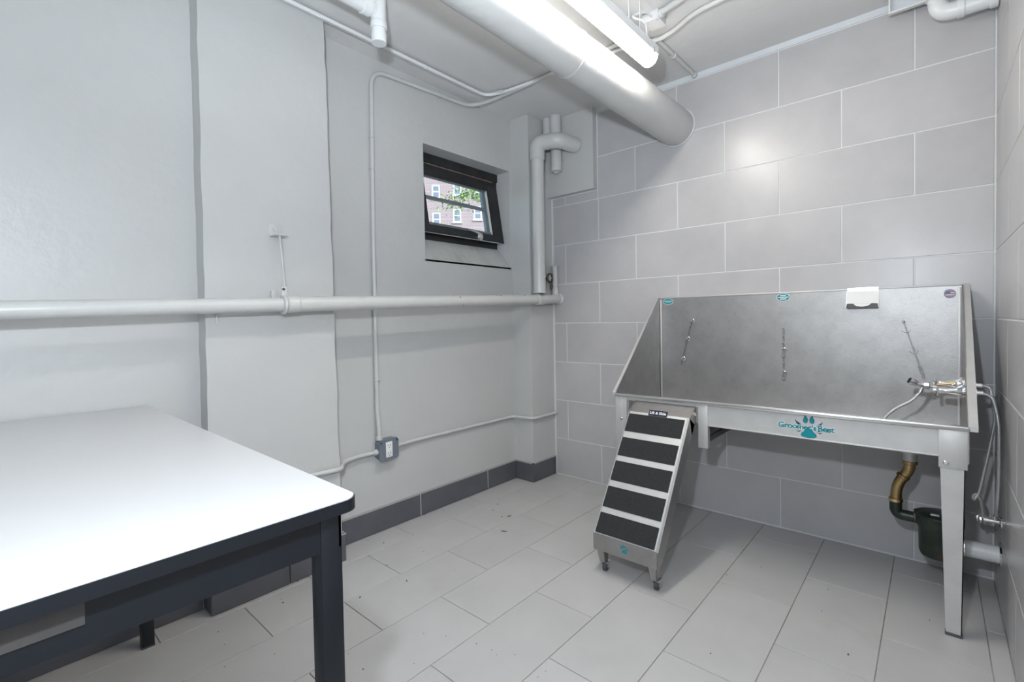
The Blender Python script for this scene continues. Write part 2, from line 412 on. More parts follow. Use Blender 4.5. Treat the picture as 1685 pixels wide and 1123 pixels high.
sash_bar(YS1-.148, YS1-.112, .10, .872, -.03, -.004, 'sash_bead', GREYF)
sash_bar(YS0+.085, YS1-.112, .835, .875, -.03, .006, 'sash_bead', GREYF)
sash_bar(YS0+.085, YS1-.112, .10, .125, -.03, .006, 'sash_bead', GREYF)
sash_bar(YS0+.085, YS1-.148, .42, .475, -.025, .008, 'sash_muntin', GREYF)
sash_bar(YS0+.085, YS1-.148, .125, .42, -.014, -.010, 'pane', GLASS); sash_bar(YS0+.085, YS1-.148, .475, .835, -.014, -.010, 'pane', GLASS)
sash_bar(YS0, YS1-.04, 1.0, 1.012, .012, .022, 'sash_drip_strip', STEELL)
yk = YS0+.545
mb = MB(); a = sp(yk, .93, .03); mb.lathe([(.016, 0), (.028, .006), (.028, .018), (.016, .026)], sp(yk, .95, .02), (1, 0, -.15), 14)
mb.tube([sp(yk, .94, .04), sp(yk-.02, .895, .046), sp(yk-.06, .868, .04), sp(yk-.11, .862, .034)], [.009, .008, .007, .005], 8)
mb.build('sash_latch', CHROME, win)

# ------------------------------------------------------------------ outside
fdir = Vector((-.661, .55, 0)).normalized()
CW = Vector((2.27, -3.09, 1.24))
def bp(u, v, dist):
    d = F_ + R_*((u-842.5)/787.97) + U_*((545.36-v)/787.97); return CW + d*dist
D = 50.
bc = bp(752, 330, D); fr_ = Vector((.66, .75, 0)); fr_.normalize(); fn = Vector((.75, -.66, 0))   # facade runs along fr_, faces fn
bld = thing('brick_building', 'pale red brick apartment house seen through the window', 'building', (bc.x, bc.y, 0))
bld.rotation_euler = (0, 0, math.atan2(fr_.y, fr_.x))
def bpart(mb, name, m, parent=bld, **k):
    bmesh.ops.recalc_face_normals(mb.bm, faces=mb.bm.faces[:]); me = bpy.data.meshes.new(name); mb.bm.to_mesh(me); mb.bm.free(); me.materials.append(m)
    o = bpy.data.objects.new(name, me); COL.objects.link(o); o.parent = parent
    for a, b in k.items(): o[a] = b
    return o
bpart(MB().box((-45, 0, 0), (45, 8, 26)), 'brick_wall', BRICK)
def local(u, v):
    p = bp(u, v, D); q = p - Vector((bc.x, bc.y, 0)); return q.dot(fr_), p.z
for (u, v, ww, hh) in ((717, 317, .85, 1.35), (752, 311, .85, 1.35), (718, 362, .85, 1.35), (752, 355, .85, 1.35), (786, 306, .85, 1.35), (786, 350, .85, 1.35), (684, 322, .85, 1.35), (684, 367, .85, 1.35), (820, 301, .85, 1.35), (820, 346, .85, 1.35), (854, 296, .85, 1.35), (854, 341, .85, 1.35), (650, 327, .85, 1.35), (650, 372, .85, 1.35)):
    x, z = local(u, v)
    f = bpart(MB().box((x-ww/2, -.06, z-hh/2), (x+ww/2, .05, z+hh/2)), 'window', WHITEP)
    for dz in (-1, 1):
        bpart(MB().box((x-ww*.30, -.075, z+dz*hh*.23-hh*.18), (x+ww*.36, -.04, z+dz*hh*.23+hh*.18)), 'pane', ROOMGL, f)
    bpart(MB().box((x-ww*.62, -.16, z-hh*.5-.14), (x+ww*.62, .02, z-hh*.5)), 'window_sill', WHITEP, f)
gr_ = MB().box((-90, -60, -.6), (-.45, 90, -.3)).build('ground', mat('outside_grass', (.12, .16, .08), .9, var=.3, scale=.8), smooth=False)
tag(gr_, 'green ground outside below the window', 'ground', kind='structure')
tk = bp(905, 300, 9.4)
tree = thing('tree', 'leafy green tree reaching a bough across the view outside the window', 'tree', (tk.x, tk.y, -.3))
TB = [bp(830, 288, 9), bp(798, 308, 9), bp(770, 316, 9), bp(735, 330, 9)]
MB().tube([(tk.x, tk.y, -.3), (tk.x+.03, tk.y, 1.5), (tk.x-.02, tk.y+.03, 3.2), (tk.x, tk.y, 5.0)], [.16, .13, .10, .06], 10).build('trunk', BARK, tree)
MB().tube([(tk.x, tk.y, 3.2)] + TB, [.05, .03, .018, .012, .006], 6).build('branch', BARK, tree)
mb = MB()
for i in range(700):
    t = random.random(); k = min(int(t*3), 2); p = TB[k].lerp(TB[k+1], t*3-k)
    p = p + Vector((random.gauss(0, .10), random.gauss(0, .10), random.gauss(-.07, .10)))
    a = Vector((random.uniform(-1, 1), random.uniform(-1, 1), random.uniform(-1.2, .3))).normalized()*random.uniform(.05, .10); b = a.cross(Vector((random.random(), random.random(), random.random()))).normalized()*.018
    mb.poly([p, p+a*.5+b, p+a, p+a*.5-b], [(0, 1, 2, 3)])
mb.build('foliage', LEAF, tree, smooth=False, kind='stuff')

# ================================================================== washing tub
XA, XB, YT, ZRIM, ZTOP = .897, 2.372, -.645, .812, 1.366
tub = thing('washing_tub', 'big stainless steel dog washing tub with tall back against the tiled wall', 'tub', ((XA+XB)/2, -.34, 0))
def b3(name, a, b, m=STEEL, bev=0., parent=tub, **k): return MB().box(a, b, bev).build(name, m, parent, smooth=bool(bev), **k)
bk = b3('back_panel', (XA+.004, -.036, .66), (XB-.004, -.032, ZTOP-.004))
b3('top_flange', (XA, -.040, ZTOP-.004), (XB+.002, -.008, ZTOP+.004), STEELP, .002, bk)
for nm, x, s in (('left', XA, -1), ('right', XB, 1)):
    pr = [(x, -.032, .67), (x, -.032, ZTOP), (x, -.055, ZTOP), (x, YT, ZRIM), (x, YT, .67)]
    sd = MB().prism(pr, (-s*.004, 0, 0)).build('side_panel', STEEL, tub, smooth=False)
    a = Vector((x-s*.002, -.040, ZTOP+.004)); b = Vector((x-s*.002, YT-.006, ZRIM)); w_ = Vector((s*(.026 if s > 0 else .016), 0, 0))
    d = Vector((0, .010, .010))
    MB().prism([a, b, b+Vector((0, 0, -.018)), a+Vector((0, .0, -.022))], w_).build('edge_flange', STEELP, sd, smooth=False)
    MB().box((x-s*.006, -.046, .68), (x-s*.016, -.036, ZTOP-.012), .002).build('corner_bead', STEELP, sd)
b3('basin_floor', (XA+.004, YT+.013, .690), (XB-.004, -.034, .694))
b3('front_apron', (1.415, YT+.008, .688), (2.292, YT+.012, .805), STEELP)
rim = b3('front_rim', (XA-.003, YT-.012, ZRIM-.020), (XB+.002, YT+.014, ZRIM), STEELL, .006)
b3('apron_hem', (1.415, YT+.004, .684), (2.292, YT+.014, .690), STEELP, .001)
b3('bay_header', (.945, YT+.004, .775), (1.415, YT+.008, .806), STEELP)
for a, b, z in ((.946, .968, .50), (1.370, 1.418, .571)): b3('ramp_post', (a, YT-.002, z), (b, YT+.03, ZRIM-.015), STEELP, .0015)
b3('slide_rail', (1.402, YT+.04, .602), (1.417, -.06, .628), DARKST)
b3('bay_side', (1.366, YT+.03, .60), (1.369, -.05, .655), STEEL)
def leg(x0, x1, xt0, xt1, y, s):
    """tapering angle-iron leg; y front plane, s inwards"""
    zt = .69; mb = MB()
    mb.prism([(x0, y, zt), (x1, y, zt), (xt1, y, .010), (xt0, y, .010)], (0, s*.004, 0))
    inner, innert = (x0, xt0) if x0 > 1.6 else (x1, xt1)
    mb.poly([(inner, y, zt), (inner, y+s*.11, zt), (innert, y+s*.012, .010), (innert, y, .010)], [(0, 1, 2, 3)])
    inner2, innert2 = (x1, xt1) if x0 > 1.6 else (x0, xt0)
    mb.prism([(inner2, y, zt), (inner2, y+s*.06, zt), (innert2, y+s*.012, .010), (innert2, y, .010)], (-.003 if x0 > 1.6 else .003, 0, 0))
    lg = mb.build('leg', STEELP, tub, smooth=False)
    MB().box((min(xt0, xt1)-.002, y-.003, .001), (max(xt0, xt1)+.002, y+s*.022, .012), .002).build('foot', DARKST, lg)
leg(2.290, 2.362, 2.308, 2.354, YT+.003, 1); leg(.900, .952, .906, .946, YT+.003, 1)
leg(2.290, 2.362, 2.308, 2.354, -.06, -1); leg(.900, .952, .906, .946, -.06, -1)
for a, b, zb in ((2.286, 2.368, .646), (.899, .947, .468)):
    cp = MB().box((a, YT-.002, zb), (b, YT+.002, ZRIM-.012), .001).build('corner_plate', STEELP, tub)
    MB().lathe([(.0085, 0), (.0085, .003), (.005, .0065)], ((2.307, YT-.002, .665) if a > 2 else (.936, YT-.002, .666)), (0, -1, 0), 12).build('bolt', CHROME, cp)
    b3('corner_return', ((b, YT, zb) if a > 2 else (a, YT, zb)), ((b-.003, YT+.07, ZRIM-.012) if a > 2 else (a+.003, YT+.07, ZRIM-.012)), STEELP, 0, cp)
# tether rails on the back panel
RAILM = mat('dull_rail_steel', (.27, .265, .26), .45, .8, var=.2, scale=60)
yb = -.037
def rail(p0, p1, w_, studs, name='tether_rail', wide=None):
    p0 = Vector((p0[0], yb, p0[1])); p1 = Vector((p1[0], yb, p1[1])); d = (p1-p0).normalized(); sd = Vector((d.z, 0, -d.x))
    r = MB().prism([p0+sd*w_, p1+sd*w_, p1-sd*w_, p0-sd*w_], (0, -.005, 0)).build(name, RAILM, tub, smooth=False)
    if wide:
        for t0, t1, ww in wide:
            a = p0.lerp(p1, t0); b = p0.lerp(p1, t1); MB().prism([a+sd*ww, b+sd*ww, b-sd*ww, a-sd*ww], (0, -.0065, 0)).build('rail_plate', RAILM, r, smooth=False)
    for t in studs:
        c = p0.lerp(p1, t); MB().lathe([(.006, 0), (.006, .008), (.003, .012)], c+Vector((0, -.005, 0)), (0, -1, 0), 10).build('stud', CHROME, r)
    return r, p0, p1
r, p0, p1 = rail((1.113, 1.222), (1.039, .930), .0038, (.03, .42, .86), wide=((.40, .56, .006),))
for t in (.03, .42, .86):
    c = p0.lerp(p1, t) + Vector((.010, -.012, 0)); MB().tube(arc(c, .011, (1, 0, 0), (0, 0, 1), -100, 160, 10), .0022, 6).build('eyelet', CHROME, r)
r, p0, p1 = rail((1.632, 1.168), (1.632, .866), .0042, (.02, .16, .285, .41, .54, .66, .79, .96), wide=((.40, .56, .008), (.86, 1.0, .0085)))
for t in (.41, .85):
    c = p0.lerp(p1, t) + Vector((.008, -.012, 0)); MB().tube(arc(c, .010, (1, 0, 0), (0, 0, 1), -80, 140, 10), .0022, 6).build('eyelet', CHROME, r)
r, p0, p1 = rail((2.157, 1.205), (2.236, .922), .0032, (.03,), wide=((.80, 1.0, .007),))
for t in (.16, .52):
    c = p0.lerp(p1, t) + Vector((0, -.010, 0)); MB().tube(arc(c, .016, (1, 0, 0), (0, 0, 1), 190, 350, 12), .0017, 6).build('eyelet', STEELP, r)
# stickers
def sticker(x, z, rx, rz, lines, lab):
    o = MB().disc((x, yb+.0005, z), rx, rz, (1, 0, 0), (0, 0, 1), (0, -.0012, 0)).build('sticker', VINW, tub, smooth=False, label=lab)
    MB().disc((x, yb-.0007, z), rx*.93, rz*.88, (1, 0, 0), (0, 0, 1), (0, -.0006, 0)).build('sticker_face', TEAL, o, smooth=False)
    mb = MB()
    for dx, dz, ww, hh in lines: mb.box((x+dx*rx-ww*rx, yb-.0013, z+dz*rz-hh*rz), (x+dx*rx+ww*rx, yb-.0019, z+dz*rz+hh*rz))
    mb.build('printed_line', VINW, o, smooth=False)
sticker(.957, 1.342, .034, .0205, ((0, .12, .78, .09), (0, -.25, .5, .04)), 'teal oval sticker in the top left corner')
sticker(1.631, 1.340, .034, .0225, ((-.02, .42, .42, .13), (.0, .02, .80, .10), (0, -.42, .46, .12)), 'teal oval sticker at the middle of the top edge')
o = MB().disc((2.328, yb+.0005, 1.326), .0215, .0215, (1, 0, 0), (0, 0, 1), (0, -.0012, 0)).build('sticker', mat('grey_violet_vinyl', (.22, .22, .30), .4), tub, smooth=False, label='round grey flag sticker in the top right corner')
MB().box((2.313, yb-.0007, 1.325), (2.330, yb-.0013, 1.338)).build('flag_canton', FBLUE, o, smooth=False)
for i in range(5):
    x0 = 2.330 if i < 2 else 2.313
    MB().box((x0, yb-.0007, 1.3345-i*.0052), (2.343, yb-.0012, 1.3375-i*.0052)).build('flag_stripe', FRED if i % 2 == 0 else VINW, o, smooth=False)
# maker's emblem on the apron: a paw with the lettering across it
ya = YT+.008
em = MB()
def blob(cx, cz, pts, sc=1.): return [Vector((cx+px*sc, 0, cz+pz*sc)) for px, pz in pts]
def flat(pts, y, name, m, parent, th=-.0008, **k):
    return MB().prism([Vector((p.x, y, p.z)) for p in pts], (0, th, 0)).build(name, m, parent, smooth=False, **k)
pad = [(-.014, .021), (0, .023), (.013, .021), (.017, .011), (.028, .001), (.030, -.008), (.023, -.015), (0, -.018), (-.024, -.015), (-.030, -.008), (-.027, .001), (-.017, .010)]
CX, CZ = 1.855, .709
def grow(pts, k): return [(x*k, z*k) for x, z in pts]
e0 = flat(blob(CX, CZ, grow(pad, 1.10)), ya, 'emblem_pad', VINW, tub, label='teal paw emblem on the front apron')
flat(blob(CX, CZ, grow(pad, 1.04)), ya-.0008, 'pad_outline', TEALD, e0); flat(blob(CX, CZ, grow(pad, .96)), ya-.0016, 'pad_fill', TEAL, e0)
toe = [(-.002, .020), (.004, .017), (.009, .008), (.009, -.003), (.005, -.011), (-.003, -.012), (-.009, -.007), (-.0095, .002), (-.006, .011)]
for dx, f_ in ((-.0125, 1), (.0125, -1)):
    tp = [(x*f_, z) for x, z in toe]
    t = flat(blob(CX+dx, .7675, grow(tp, 1.02)), ya, 'emblem_toe', TEALD, tub); flat(blob(CX+dx, .7672, grow(tp, .86)), ya-.0008, 'toe_fill', TEAL, t)
    flat([Vector((CX+dx-.002*f_+q, 0, z)) for q, z in ((-.0022, .786), (.003, .792), (.0025, .786))], ya-.0004, 'emblem_claw', NAVY, t)
for dx, f_ in ((-.043, -1), (.043, 1)):
    t = flat([Vector((CX+dx+q*f_, 0, z)) for q, z in ((-.014, .747), (-.004, .757), (.008, .762), (.004, .750), (-.006, .743))], ya, 'emblem_side_toe', TEALD, tub)
    flat([Vector((CX+dx+q*f_, 0, z)) for q, z in ((.004, .762), (.010, .769), (.0085, .761))], ya-.0004, 'emblem_claw', NAVY, t)
    flat([Vector((CX+dx-.003*f_+q, 0, z)) for q, z in ((-.013, .722), (-.002, .717), (.012, .720), (.002, .713))], ya, 'emblem_swash', NAVY, t)
lt = text_mb("Groomer's", .034, (1.810, ya-.0005, .737), (1, 0, 0), (0, 0, 1), .0006, .0030).build('emblem_lettering', VINW, tub, smooth=False, label="lettering Groomer's Best")
text_mb("Groomer's", .034, (1.810, ya-.0005, .737), (1, 0, 0), (0, 0, 1), .0013, .0009).build('lettering_fill', TEAL, lt, smooth=False)
text_mb("Best", .036, (1.920, ya-.0005, .737), (1, 0, 0), (0, 0, 1), .0006, .0030).build('lettering', VINW, lt, smooth=False)
text_mb("Best", .036, (1.920, ya-.0005, .737), (1, 0, 0), (0, 0, 1), .0013, .0009).build('lettering_fill', TEAL, lt, smooth=False)

# bottle holder hooked over the back
cd = thing('bottle_holder', 'bright folded steel bottle holder hooked over the tub back', 'holder', (1.996, -.06, 1.27))
x0, x1 = 1.928, 2.064
pf = [(0, 1.358, 0), (1, 1.358, 0), (1.0, 1.276, 1), (.965, 1.290, 1), (.80, 1.293, 1), (.68, 1.279, 1), (.50, 1.275, 1), (.32, 1.279, 1), (.22, 1.292, 1), (.04, 1.292, 1), (0, 1.276, 1)]
def cpt(t, z): return Vector((x0+(x1-x0)*t, -.046-.034*(1.358-z)/.085, z))
MB().prism([cpt(t, z) for t, z, _ in pf], (0, .002, 0)).build('front_plate', WHITEP, cd, smooth=False)  # steel plate coloured white to paint in its highlight
for x in (x0, x1-.002): MB().prism([(x, -.040, 1.358), (x, -.046, 1.358), (x, -.080, 1.274), (x, -.040, 1.270)], (.002, 0, 0)).build('side_plate', STEELL, cd, smooth=False)
MB().box((x0+.003, -.073, 1.268), (x1-.003, -.042, 1.291)).build('bottom_trough', DARKST, cd, smooth=False)  # dark block paints the shade inside the holder, seen through the notches
mb = MB(); mb.box((x0+.004, -.047, 1.356), (x1-.004, -.028, 1.374)); mb.build('hook_strip', STEELL, cd, smooth=False)
for x in (x0+.006, x1-.006): MB().lathe([(.004, 0), (.004, .002)], (x, -.047, 1.344), (0, -1, 0), 8).build('screw', DARKH, cd)

# ------------------------------------------------------------------ faucet on the right side of the tub
YFc = -.36; ZF = .921
fa = thing('spray_faucet', 'chrome two-valve faucet with a spray head inside the tub', 'faucet', (2.36, YFc, .88))
XW = XB-.004
mb = MB()
for dy, dz in ((-.028, -.012), (.028, .012)):
    mb.lathe([(.030, 0), (.030, .008), (.021, .018), (.017, .034), (.012, .060), (.013, .074), (.009, .082)], (XW, YFc+dy, ZF+dz), (-1, 0, 0), 18)
bd = mb.build('valve_body', CHROME, fa)
for dy, dz in ((-.028, -.012), (.028, .012)): MB().lathe([(.0135, 0), (.0135, .010)], (XW-.088, YFc+dy, ZF+dz), (-1, 0, 0), 14).build('valve_nut', CHROME, bd)
MB().box((XW-.030, YFc-.03, ZF-.016), (XW-.006, YFc+.03, ZF+.030), .005).build('mixer_block', CHROME, fa)
MB().tube([(XW-.028, YFc-.006, ZF+.020), (XW-.088, YFc-.006, ZF+.010)], .005, 10).build('brass_stem', BRASSL, fa, label='brass stem')
MB().tube([(XW-.010, YFc-.030, ZF-.022), (XW-.080, YFc-.032, ZF-.012)], .004, 10).build('brass_stem', BRASSL, fa, label='brass stem')
for z in (.024, -.022): MB().lathe([(.004, -.011), (.0065, 0), (.004, .011)], (XW-.092, YFc-.03, ZF+z), (0, 0, 1), 10).build('lever', CHROME, fa)
MB().tube([(XW-.086, YFc-.010, ZF), (XW-.108, YFc-.012, ZF+.002)], .006, 12).build('spout_pipe', CHROME, fa)
MB().lathe([(.014, 0), (.0165, .003), (.0165, .020), (.013, .024)], (XW-.108, YFc-.012, ZF+.004), (-1, 0, 0), 8).build('hex_nut', CHROME, fa)
MB().tube([(XW-.130, YFc-.012, ZF+.004), (XW-.152, YFc-.016, ZF+.010)], .0105, 12).build('hose_tee', CHROME, fa)
hd = MB().lathe([(.010, 0), (.014, .008), (.015, .022), (.0145, .030)], (XW-.150, YFc-.016, ZF+.010), (-.8, -.25, .42), 16).build('spray_head', CHROME, fa)
MB().lathe([(.0125, 0), (.0125, .002)], Vector((XW-.150, YFc-.016, ZF+.010)) + Vector((-.8, -.25, .42)).normalized()*.0305, (-.8, -.25, .42), 16).build('spray_face', DARKH, hd)
MB().tube([(XW-.134, YFc-.014, ZF-.006), (XW-.142, YFc-.02, ZF-.028)], .0075, 12).build('hose_nut', CHROME, fa)
MB().tube(fillet([(XW-.142, YFc-.02, ZF-.028), (XW-.165, YFc-.03, ZF-.062), (2.12, YFc-.05, .80), (2.07, YFc-.06, .69), (2.03, YFc-.02, .672), (1.9, YFc+.08, .670)], .05), .0055, 10).build('spray_hose', BRAID, fa, label='braided steel spray hose')
# outside connections
for i, (dy, dz) in enumerate(((-.028, -.012), (.028, .012))):
    o = MB().lathe([(.013, 0), (.013, .014)], (XB+.002, YFc+dy, ZF+dz), (1, 0, 0), 12).build('inlet', BRASS, fa, label='brass inlet')
    MB().lathe([(.0155, 0), (.0155, .016)], (XB+.016, YFc+dy, ZF+dz), (1, 0, 0), 6).build('inlet_nut', CHROME, fa)
    MB().lathe([(.0095, 0), (.0095, .018)], (XB+.032, YFc+dy, ZF+dz), (1, 0, 0), 10).build('inlet_ferrule', CHROME, fa)
ya1, za1 = YFc-.028, ZF-.012
h = MB().tube(fillet([(XB+.046, ya1, za1), (2.448, ya1-.01, za1-.012), (2.466, ya1-.01, .80), (2.470, -.37, .60), (2.466, -.36, .44), (2.464, -.32, .398)], .06), .0065, 10).build('supply_hose', BRAID)
tag(h, 'braided supply hose falling straight along the right wall', 'hose', 'supply hoses of the tub faucet')
ya2, za2 = YFc+.028, ZF+.012
h = MB().tube(fillet([(XB+.046, ya2, za2), (2.446, ya2, za2-.006), (2.462, ya2, .80), (2.440, -.30, .62), (2.418, -.28, .47), (2.402, -.28, .435), (2.396, -.28, .450), (2.408, -.28, .468), (2.424, -.275, .44), (2.430, -.26, .372)], .03), .006, 10).build('supply_hose', BRAID)
tag(h, 'braided supply hose bending away and curling at its lower end', 'hose', 'supply hoses of the tub faucet')
for (y, z, xl, lab) in ((-.265, .360, 2.412, 'chrome angle stop on right wall, rear one with the curled hose'), (-.325, .374, 2.418, 'chrome angle stop on right wall, front one under the straight hose')):
    v = thing('stop_valve', lab, 'valve', (XR, y, z), 'stop valves under the tub')
    MB().lathe([(.024, 0), (.022, .004), (.008, .007)], (XR, y, z), (-1, 0, 0), 18).build('escutcheon', CHROME, v)
    MB().tube([(XR-.004, y, z), (xl+.01, y, z)], .009, 12).build('valve_body', CHROME, v)
    MB().tube([(XR-.05+.03, y, z), (XR-.05+.03, y, z+.022)], .006, 10).build('outlet', CHROME, v)
    MB().lathe([(.005, 0), (.008, .006), (.017, .008), (.017, .014), (.006, .018)], (xl+.012, y, z), (-1, 0, 0), 8).build('handle', CHROME, v)

# ------------------------------------------------------------------ drain and trap
YD = -.3
dr = thing('drain_pipe', 'brass offset drain pipe below the tub', 'pipe', (2.17, YD, .30))
MB().lathe([(.030, 0), (.030, .070), (.040, .072), (.040, .082), (.027, .085), (.027, .118)], (2.192, YD, .690), (0, 0, -1), 18).build('drain_flange', STEELP, dr, label='pale steel drain flange')
MB().lathe([(.0255, 0), (.0275, .002), (.0275, .014), (.0255, .016)], (2.192, YD, .572), (0, 0, -1), 16).build('union_nut', BRASS, dr)
MB().tube(fillet([(2.192, YD, .570), (2.190, YD, .530), (2.146, YD, .455), (2.142, YD, .372)], .045), .0215, 16).build('offset_pipe', BRASS, dr)
c = Vector((2.168, YD, .495)); ax = Vector((.044, 0, .08)).normalized()
MB().lathe([(.023, 0), (.026, .002), (.026, .012), (.023, .014)], c-ax*.006, ax, 14).build('union_nut', BRASS, dr)
MB().lathe([(.0245, 0), (.0275, .003), (.0275, .016), (.024, .019)], (2.142, YD, .374), (0, 0, 1), 16).build('union_nut', BRASSL, dr)
MB().tube(fillet([(2.142, YD, .375), (2.142, YD, .318), (2.212, YD, .318)], .036), .0235, 16).build('iron_elbow', IRON, dr, label='green-black iron elbow')
trp = thing('hair_trap', 'green-black iron hair trap canister behind the tub leg', 'trap', (2.285, YD, .165))
MB()._lathe([(.030, .165), (.062, .168), (.068, .185), (.070, .285), (.083, .312), (.085, .345), (.080, .352), (.060, .356), (.030, .358)], Vector((2.290, YD, 0)), Vector((0, 0, 1)), 28).build('canister', IRON, trp)
MB().box((2.262, YD-.05, .3545), (2.292, YD-.035, .362), .002).build('lid_lug', STEELP, trp, label='pale lug on the lid')
MB().lathe([(.030, 0), (.032, .004), (.032, .012), (.026, .016)], (2.205, YD, .325), (1, 0, 0), 16).build('inlet_collar', BRONZE, trp)
wp = thing('waste_pipe', 'white waste pipe from the trap into the right wall', 'pipe', (2.42, YD, .20))
MB().tube([(2.372, YD, .230), (XR-.006, YD, .230)], .035, 20).build('sleeve', WPIPE, wp)
MB().lathe([(.042, 0), (.042, .006)], (2.366, YD, .230), (1, 0, 0), 20).build('collar', CHROME, wp)
MB().lathe([(.050, 0), (.045, .006), (.036, .008)], (XR, YD, .230), (-1, 0, 0), 20).build('escutcheon', CHROME, wp)

# ================================================================== ramp
RX0, RX1 = 1.028, 1.355
A = Vector((0, -.722, .731)); B = Vector((0, -1.100, .192)); sl = (B-A); L_ = sl.length; sd = sl.normalized(); nn = Vector((0, sd.z, -sd.y)); nn = -nn if nn.z < 0 else nn
rp = thing('dog_ramp', 'steel dog ramp with five black treads leaning from the tub front', 'ramp', ((RX0+RX1)/2, -1.0, 0))
def rpt(x, t, d=0.): v = A + sl*t + nn*d; return Vector((x, v.y, v.z))
def slab(x0, x1, t0, t1, d0, d1, name, m, parent=rp, **k):
    mb = MB(); P = [rpt(x, t, d) for d in (d0, d1) for t in (t0, t1) for x in (x0, x1)]
    mb.poly(P, [(0,1,3,2),(4,5,7,6),(0,1,5,4),(2,3,7,6),(0,2,6,4),(1,3,7,5)]); return mb.build(name, m, parent, smooth=False, **k)
slab(RX0, RX1, 0, 1, -.006, 0, 'deck', STEELP)
MB().prism([(RX0-.006, -.722, .731), (RX0-.006, -.640, .779), (RX1, -.640, .779), (RX1, -.722, .731)], (0, -.002, -.004)).build('landing_plate', STEEL, rp, smooth=False)
for x, s in ((RX0, -1), (RX1, 1)):
    sk = slab(x-.002, x+.002, 0, 1.0, -.075, .001, 'side_skirt', STEEL)
    slab(x-.010 if s > 0 else x-.002, x+.002 if s > 0 else x+.006, .0, 1.0, .0005, .0022, 'skirt_fold', STEELL, sk)
    MB().prism([(x-.002, -.722, .731), (x-.002, -.640, .779), (x-.002, -.640, .690), (x-.002, -.700, .640)], (.004, 0, 0)).build('landing_cheek', STEEL, sk, smooth=False)
MB().lathe([(.010, 0), (.010, .004), (.005, .009)], (RX1+.002, -.668, .742), (1, 0, 0), 12).build('pivot_bolt', CHROME, rp)
MTS = ((.022, .176), (.232, .385), (.432, .589), (.638, .797), (.841, .990))
for a, b in MTS: slab(RX0+.004, RX1-.019, a, b, .0005, .0035, 'tread_mat', MATB, label='black gritty tread mat')
# lip with legs and casters
lip = MB(); lip.box((RX0-.004, -1.103, .115), (RX1-.004, -1.099, .194)); lip.box((RX0-.004, -1.099, .115), (RX0, -1.03, .178)); lip.prism([(RX1-.004, -1.099, .115), (RX1-.004, -1.099, .194), (RX1-.004, -1.045, .225), (RX1-.004, -1.045, .130)], (.004, 0, 0))
lip.build('front_lip', STEEL, rp, smooth=False)
for i, x in enumerate((RX0+.030, RX1-.032)):
    lg = MB().prism([(x-.020, -1.094, .118), (x+.020, -1.094, .118), (x+.016, -1.080, .048), (x-.012, -1.080, .048)], (0, .004, 0)).build('leg', STEEL, rp, smooth=False)
    MB().prism([(x+.020, -1.094, .118), (x+.020, -1.050, .118), (x+.016, -1.050, .048), (x+.016, -1.080, .048)], (-.003, 0, 0)).build('leg_return', STEEL, lg, smooth=False)
    cs = MB().lathe([(.0225, -.009), (.0232, -.006), (.0232, .006), (.0225, .009)], (x+.006, -1.056, .0235), (1, .12, 0), 20).build('caster_wheel', RUB, rp)
    MB().lathe([(.009, -.0105), (.009, .0105)], (x+.006, -1.056, .0235), (1, .12, 0), 14).build('wheel_hub', STEELL, cs)
    mb = MB(); mb.box((x-.010, -1.075, .046), (x+.022, -1.038, .050))
    for dx in (-.013, .013): mb.prism([(x+.006+dx, -1.074, .048), (x+.006+dx, -1.042, .048), (x+.006+dx, -1.049, .018), (x+.006+dx, -1.063, .018)], (.0016, 0, 0))
    mb.prism([(x+.020, -1.060, .034), (x+.034, -1.074, .030), (x+.034, -1.070, .024), (x+.020, -1.056, .028)], (0, 0, .003))
    mb.build('caster_fork', CHROME, rp, smooth=False)
# paw emblem on the lip
pw = (1.191, .154); yl = -1.1035
pawpad = [(-.006, .009), (.002, .011), (.008, .007), (.013, -.001), (.012, -.008), (.004, -.009), (-.005, -.006), (-.011, -.008), (-.013, -.002)]
e1 = MB().prism([Vector((pw[0]+x, yl, pw[1]-.006+z)) for x, z in pawpad], (0, -.0008, 0)).build('paw_emblem', TEAL, rp, smooth=False, label='small teal paw print on the front lip')
for dx, dz, ro in ((-.0155, .0095, .5), (-.0065, .017, .2), (.0050, .0165, -.15), (.0145, .0075, -.5)):
    u = Vector((math.cos(ro), 0, math.sin(ro))); v = Vector((-math.sin(ro), 0, math.cos(ro)))
    MB().disc((pw[0]+dx, yl, pw[1]+dz), .0040, .0068, u, v, (0, -.0008, 0), 14).build('paw_toe', TEAL, e1, smooth=False)
# name plate
pl = slab(1.139, 1.240, -.030, .018, .0025, .0036, 'name_plate', NAVY, label='black name plate reading Lift & Slide')
c = (rpt(1.1895, -.006, .0037))
text_mb("Lift & Slide", .0205, c, (1, 0, 0), -sd, .0004, .0006).build('lettering', VINW, pl, smooth=False)

# ================================================================== table
TZ = .92; TX0_, TX1 = -.113, 1.478; TY1, TY0 = -2.622, -3.40
tb = thing('work_table', 'tall black table with a white laminate top in the foreground', 'table', ((TX0_+TX1)/2, (TY0+TY1)/2, 0))
def rrect(x0, x1, y0, y1, r, z, n=8):
    P = []
    for cx, cy, a in ((x1-r, y1-r, 0), (x0+r, y1-r, 90), (x0+r, y0+r, 180), (x1-r, y0+r, 270)):
        for k in range(n+1):
            t = math.radians(a+90*k/n); P.append(Vector((cx+r*math.cos(t), cy+r*math.sin(t), z)))
    return P
MB().prism(rrect(TX0_, TX1, TY0, TY1, .030, TZ-.024), (0, 0, .022)).build('edge_band', TBLK, tb)
MB().prism(rrect(TX0_+.002, TX1-.002, TY0+.002, TY1-.002, .029, TZ-.002), (0, 0, .002)).build('table_top', LAM, tb, smooth=False, label='white laminate top')
LX1, LX0, LY1, LY0 = 1.456, -.010, -2.650, -3.375; AB = .829
ap = MB()
